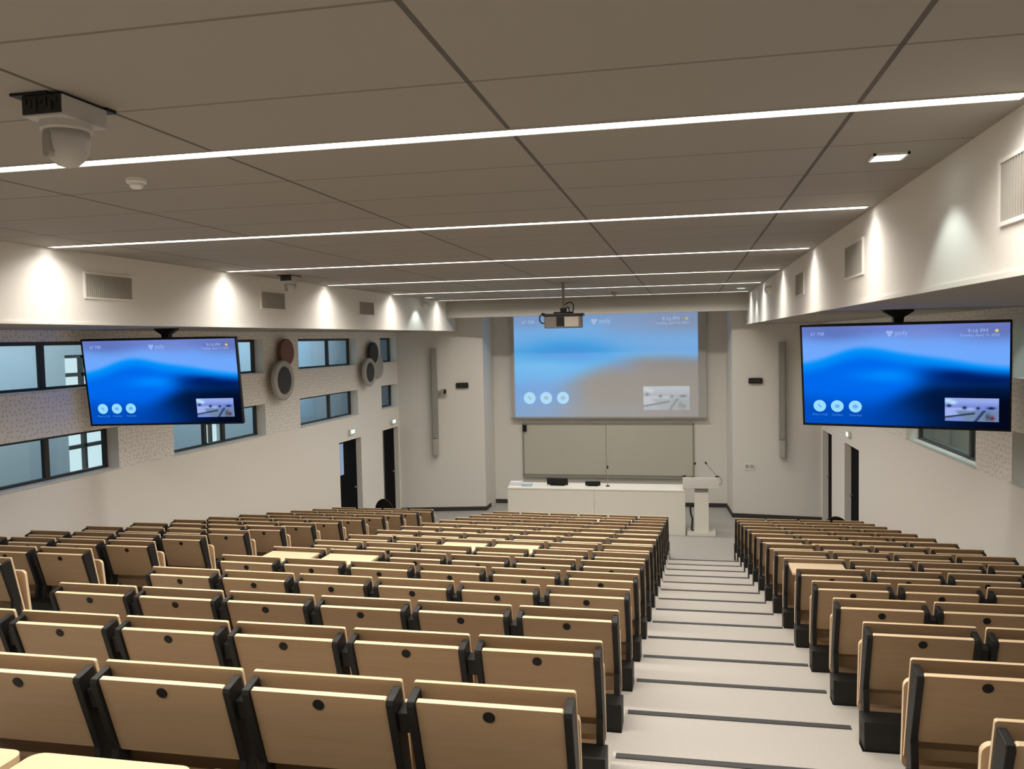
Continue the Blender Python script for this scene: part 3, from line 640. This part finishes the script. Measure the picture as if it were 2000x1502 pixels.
obj('board_frame', bm, M_METAL, t)
bm = new(); box(bm, -hw, hw, -.09, .02, -hz-.03, -hz); obj('pen_tray', bm, M_GREY, t)
p = on_y(1025, 836, WY); bm = new(); box(bm, p.x-cx-.05, p.x-cx+.05, -.06, -.015, hz-.20, hz-.04); obj('corner_unit', bm, M_BLACKP, t)

# ------------------------------------------------------------------ wall mounted things at the front
def frame_at(A, B, px, py):                # point on a front wall and the angle of its face
    p = on_line(px, py, A, B); return p, math.atan2(B[1]-A[1], B[0]-A[0])
for A, B, px, y0, y1, lab in ((SLA, SLB, 850, 680, 888, 'tall slim grey column speaker on the wall beside the digital clock, windows side'), (SRA, SRB, 1528, 668, 893, 'tall slim grey column speaker on the wall above the lectern side seats')):
    p, an = frame_at(A, B, px, (y0+y1)/2); q0 = on_line(px, y0, A, B).z; q1 = on_line(px, y1, A, B).z
    t = thing('column_speaker', lab, 'speaker', (p.x, p.y, q1), an, 'column speakers beside the stage'); hh = q0-q1; sp = .155*hh; lean = 0
    bm = new(); prism(bm, rrect(.15, .12, .03, 0, -.10), sp+.015, hh, 'z'); obj('upper_cabinet', bm, M_GREY, t, bevel=.005)
    bm = new(); prism(bm, rrect(.15, .12, .03, 0, -.10), 0, sp, 'z'); obj('lower_cabinet', bm, M_RING, t, bevel=.02)
    bm = new(); box(bm, -.055, .055, -.164, -.159, sp+.06, hh-.06); obj('grille', bm, M_GREY, t)
    bm = new(); box(bm, -.02, .02, -.045, 0, hh*.25, hh*.30); box(bm, -.02, .02, -.045, 0, hh*.8, hh*.85); obj('wall_bracket', bm, M_GREY, t)
for A, B, px, py, lab in ((SLA, SLB, 903, 752.5, 'small dark digital clock on the wall beside the wall phone'), (SRA, SRB, 1475.5, 743.5, 'small dark digital clock on the wall above the white socket plate')):
    p, an = frame_at(A, B, px, py); t = thing('digital_clock', lab, 'clock', (p.x, p.y, p.z), an, 'digital clocks beside the stage')
    bm = new(); prism(bm, rrect(.30, .125, .02), -.05, 0, 'y'); obj('case', bm, M_BLACKP, t, bevel=.005)
    bm = new(); box(bm, -.12, .12, -.053, -.05, -.038, .038); obj('display_window', bm, mat('clock_window', (.02, .026, .018), .2), t)
p, an = frame_at(SLA, SLB, 867, 767); t = thing('wall_phone', 'small grey and black wall phone between column speaker and digital clock', 'phone', (p.x, p.y, p.z), an)
bm = new(); prism(bm, rrect(.15, .19, .03), -.05, 0, 'y'); obj('body', bm, M_RING, t, bevel=.006)
bm = new(); prism(bm, rrect(.05, .10, .02, .03, .03), -.09, -.05, 'y'); obj('handset', bm, M_BLACKP, t, bevel=.005)
bm = new(); box(bm, -.12, -.06, -.09, -.02, -.03, .03); obj('side_grip', bm, M_METAL, t)
p, an = frame_at(SRA, SRB, 1464, 911); t = thing('socket_plate', 'white double socket plate low on the lectern side front wall', 'socket', (p.x, p.y, p.z), an)
bm = new(); prism(bm, rrect(.22, .16, .015), -.012, 0, 'y'); obj('plate', bm, M_WHITE, t)
bm = new(); prism(bm, circ(.045, 20, -.052, 0), -.014, -.012, 'y'); obj('outlet', bm, M_RING, t); bm = new(); prism(bm, circ(.045, 20, .052, 0), -.014, -.012, 'y'); obj('outlet', bm, M_RING, t)
# exit lights
for A, B, px, py, s, lab in ((LA, LB, 685, 843, 1, 'green exit light over the door with a glass panel'), (LA, LB, 766, 823, 1, 'green exit light over the corner door by the black chair'), (RA, RB, 1660, 848, -1, 'green exit light on the lectern side wall')):
    p = on_line(px, py, A, B); t = thing('exit_light', lab, 'sign', (p.x, p.y, p.z), 0, 'exit lights over the doors')
    bm = new(); prism(bm, rrect(.26, .12, .02), min(0, s*.05), max(0, s*.05), 'x'); obj('housing', bm, M_WHITE, t, bevel=.005)
    bm = new(); prism(bm, rrect(.19, .075, .015), min(s*.051, s*.056), max(s*.051, s*.056), 'x'); obj('lit_face', bm, M_EXIT, t)
# round wall speakers
def disc(px, py, rad, dist, kind, label):
    p = on_line(px, py, (LA[0]+dist, LA[1]), (LB[0]+dist, LB[1])); t = thing('wall_disc' if kind != 'ring' else 'round_speaker', label, 'acoustic disc' if kind != 'ring' else 'speaker', (p.x, p.y, p.z), math.radians(-2.4), 'round discs and speakers on the window wall')
    mx = Matrix.Rotation(PI/2, 4, 'Y')
    if kind == 'ring':
        bm = new(); lathe(bm, [(rad*.9, -.05), (rad, -.03), (rad, .015), (rad*.94, .035), (rad*.70, .035), (rad*.68, .02)], 48, mx); obj('ring', bm, M_RING, t)
        bm = new(); lathe(bm, [(rad*.69, .018), (rad*.66, .028), (rad*.3, .032), (rad*.05, .033)], 40, mx); obj('grille', bm, M_DARKG, t)
    else:
        bm = new(); lathe(bm, [(rad*.97, -.03), (rad, -.015), (rad, .015), (rad*.96, .028)], 48, mx); obj('face', bm, {'brown': M_BROWN, 'dark': M_DARKG, 'grey': M_RING}[kind], t)
    bm = new(); tube(bm, [(-dist+.012, 0, 0), (-.02, 0, 0)], .03); obj('standoff', bm, M_METAL, t)
disc(559, 688, .24, .10, 'brown', 'reddish-brown disc above the first round grey speaker')
disc(553, 743, .355, .16, 'ring', 'round grey speaker with dark centre under the reddish-brown disc')
disc(729, 689, .235, .10, 'dark', 'dark disc on the wall above the far round grey speaker')
disc(738, 716, .27, .06, 'grey', 'plain grey disc partly hidden behind the far round speaker')
disc(721, 727, .315, .16, 'ring', 'round grey speaker with dark centre under the dark disc')

# ------------------------------------------------------------------ stage furniture
KY = 17.69; a = on_y(991.5, 960, KY); b = on_y(1338, 965, KY); zt = on_y(1160, 955, KY).z; mid = on_y(1160, 960, KY).x
t = thing('lecture_desk', 'long white lecture desk below the writing board', 'desk', (a.x, KY, FZ)); w = b.x-a.x; h = zt-FZ; m_ = mid-a.x
bm = new(); box(bm, 0, m_-.003, 0, .03, .0, h-.03); obj('front_panel', bm, M_DESK, t); bm = new(); box(bm, m_+.003, w, 0, .03, .0, h-.03); obj('front_panel', bm, M_DESK, t)
bm = new(); box(bm, -.005, w+.005, -.01, .72, h-.03, h); obj('desktop', bm, M_DESK, t, bevel=.004)
for x in (0, w-.03): bm = new(); box(bm, x, x+.03, .03, .70, 0, h-.03); obj('side_panel', bm, M_DESK, t)
def on_desk(px, dy): p = on_y(px, 950, KY+dy); return (p.x, KY+dy, zt)
t = thing('paper_tray', 'stack of white papers on the end of the lecture desk', 'papers', on_desk(1007, .30), math.radians(6))
for i in range(5): bm = new(); box(bm, -.15+.01*i, .15+.006*(i % 3), -.105, .105+.004*i, .016*i, .016*i+.014); obj('sheaf', bm, M_PAPER, t)
t = tag(bpy.data.objects.new('card_box', None), 'pale blue flat box on the lecture desk beside white papers', 'box'); COL.objects.link(t); p = on_desk(1030, .24); t.location = (p[0], p[1], p[2]+H)
bm = new(); box(bm, -.105, .105, -.08, .08, 0, .035); obj('tray', bm, M_BLUEBOX, t, bevel=.003); bm = new(); box(bm, -.11, .11, -.085, .085, .03, .055); obj('lid', bm, M_BLUEBOX, t, bevel=.003)
t = thing('desk_monitor', 'wider black monitor back standing low on the lecture desk', 'monitor', on_desk(1089, .34), math.radians(-3), 'black monitors on the lecture desk')
bm = new(); box(bm, -.235, .235, 0, .03, .015, .165, mx=Matrix.Rotation(.25, 4, 'X')); obj('screen_shell', bm, M_BLACKP, t, bevel=.006); bm = new(); box(bm, -.16, .16, -.02, .2, 0, .018); obj('stand', bm, M_BLACKP, t)
t = thing('desk_monitor', 'smaller black monitor back on the lecture desk beside the microphone', 'monitor', on_desk(1158, .34), 0, 'black monitors on the lecture desk')
bm = new(); box(bm, -.165, .165, 0, .03, .01, .105, mx=Matrix.Rotation(.25, 4, 'X')); obj('screen_shell', bm, M_BLACKP, t, bevel=.006); bm = new(); box(bm, -.11, .11, -.02, .16, 0, .014); obj('stand', bm, M_BLACKP, t)
def gooseneck(pts, label, loc):
    t = thing('gooseneck_microphone', label, 'microphone', loc, 0, 'gooseneck microphones')
    bm = new(); lathe(bm, [(.045, 0), (.045, .012), (.02, .025)], 20); obj('base', bm, M_BLACKP, t)
    bm = new(); tube(bm, [(0, 0, .02)]+pts, .0075); obj('neck', bm, M_METAL, t, smooth=True)
    e = Vector(pts[-1]); d = (e-Vector(pts[-2])).normalized(); bm = new(); tube(bm, [e-d*.01, e+d*.05], .016, 12); obj('capsule', bm, M_BLACKP, t, smooth=True)
gooseneck([(0, 0, .2), (0, 0, .40)], 'upright gooseneck microphone on the lecture desk', on_desk(1187, .34))
# lectern
a = on_y(1333.5, 940, KY); b = on_y(1404, 940, KY); c0 = on_y(1356, 960, KY).x; c1 = on_y(1384, 960, KY).x; d0 = on_y(1342, 1043, KY).x; d1 = on_y(1398, 1043, KY).x
zt_ = on_y(1370, 932, KY).z; zb_ = on_y(1370, 954, KY).z; cx = (a.x+b.x)/2
t = thing('lectern', 'white speaking lectern with a wide top beside the lecture desk', 'lectern', (cx, KY, FZ))
bm = new(); box(bm, d0-cx, d1-cx, -.02, .42, 0, .075); obj('base', bm, M_DESK, t, bevel=.006)
bm = new(); box(bm, c0-cx, c1-cx, .04, .34, .075, zb_-FZ); obj('column', bm, M_DESK, t, bevel=.005)
bm = new(); box(bm, c0-cx+.01, c1-cx-.01, .032, .045, zb_-FZ-.09, zb_-FZ-.02); obj('column_grille', bm, M_GREY, t)
hh = zt_-FZ; lo = zb_-FZ; hw = (b.x-a.x)/2
bm = new(); prism(bm, [(-.02, lo), (.40, lo-.03), (.40, hh-.11), (-.02, hh)], -hw, hw, 'x'); obj('top', bm, M_DESK, t, bevel=.01)
bm = new(); prism(bm, [(-.026, lo+.05), (.0, lo+.05), (.0, hh-.05), (-.026, hh-.05)], -hw+.03, hw-.03, 'x'); obj('front_fascia', bm, M_WHITE, t)
q = on_y(1336, 931, KY); e = on_y(1356, 907, KY)
gooseneck([(.04, 0, .06), (e.x-q.x-.03, .02, e.z-q.z-.04), (e.x-q.x, .02, e.z-q.z)], 'gooseneck microphone on the desk end of the lectern, leaning away from desk', (q.x, KY+.10, hh+FZ-.012))
q = on_y(1402, 934, KY); e = on_y(1381, 908, KY)
gooseneck([(-.03, 0, .05), (e.x-q.x+.03, .02, e.z-q.z-.04), (e.x-q.x, .02, e.z-q.z)], 'gooseneck microphone on the lectern end away from the desk', (q.x-.01, KY+.10, hh+FZ-.012))
t = tag(bpy.data.objects.new('lectern_cable', None), 'black cable looping down beside the lectern column', 'cable'); COL.objects.link(t); t.location = (c0, KY+.1, FZ+H)
bm = new(); pts = [(-.026, .0, .60), (-.045, -.02, .63), (-.085, -.03, .58), (-.075, -.03, .45), (-.04, -.03, .34), (-.05, -.03, .2), (-.06, -.02, .115), (-.03, 0, .10)]
tube(bm, [tuple(p) for p in pts], .018, 10); obj('sleeve', bm, M_BLACKP, t, smooth=True)
t = tag(bpy.data.objects.new('lectern_cable_loop', None), 'thin dark cable curling at the outer end of the lectern top', 'cable'); COL.objects.link(t); t.location = (b.x, KY+.2, zt_+H)
bm = new(); tube(bm, [(.012, 0, -.01), (.035, -.03, -.03), (.065, -.05, -.09), (.055, -.05, -.16), (.03, -.03, -.19), (.014, -.02, -.17)], .008); obj('wire', bm, M_GREY, t, smooth=True)
# spare chairs by the doors
def spare_chair(x, y, rz, hgt, wd, label):
    t = thing('spare_chair', label, 'chair', (x, y, FZ), rz, 'black chairs by the doors')
    bm = new(); prism(bm, rrect(.44, .42, .08), .43, .48, 'z'); obj('seat', bm, M_BLACKP, t, bevel=.015)
    bm = new(); pts = [(wd/2*math.cos(a), hgt-.30+.28*math.sin(a)) for a in [PI*k/12 for k in range(13)]]+[(-wd/2, hgt-.42), (wd/2, hgt-.42)]
    prism(bm, pts, .19, .225, 'y', mx=Matrix.Translation((0, 0, 0))); obj('backrest', bm, M_BLACKP, t, bevel=.01)
    for sx in (-1, 1):
        for sy in (-1, 1): bm = new(); tube(bm, [(sx*.17, sy*.15, .43), (sx*.21, sy*.20, 0)], .012); obj('leg', bm, M_BLACK, t)
        bm = new(); tube(bm, [(sx*.12, .16, .43), (sx*.12, .20, .60)], .012); obj('back_support', bm, M_BLACK, t)
p = on_z(757, 976, -3.42); spare_chair(p.x, p.y+.1, math.radians(168), 4.2-3.36, .46, 'round-backed black chair standing before the corner door')
p = on_z(1624, 1007, -3.46); spare_chair(p.x, p.y, math.radians(190), 4.2-3.41, .50, 'low black chair between the two lectern side doors')
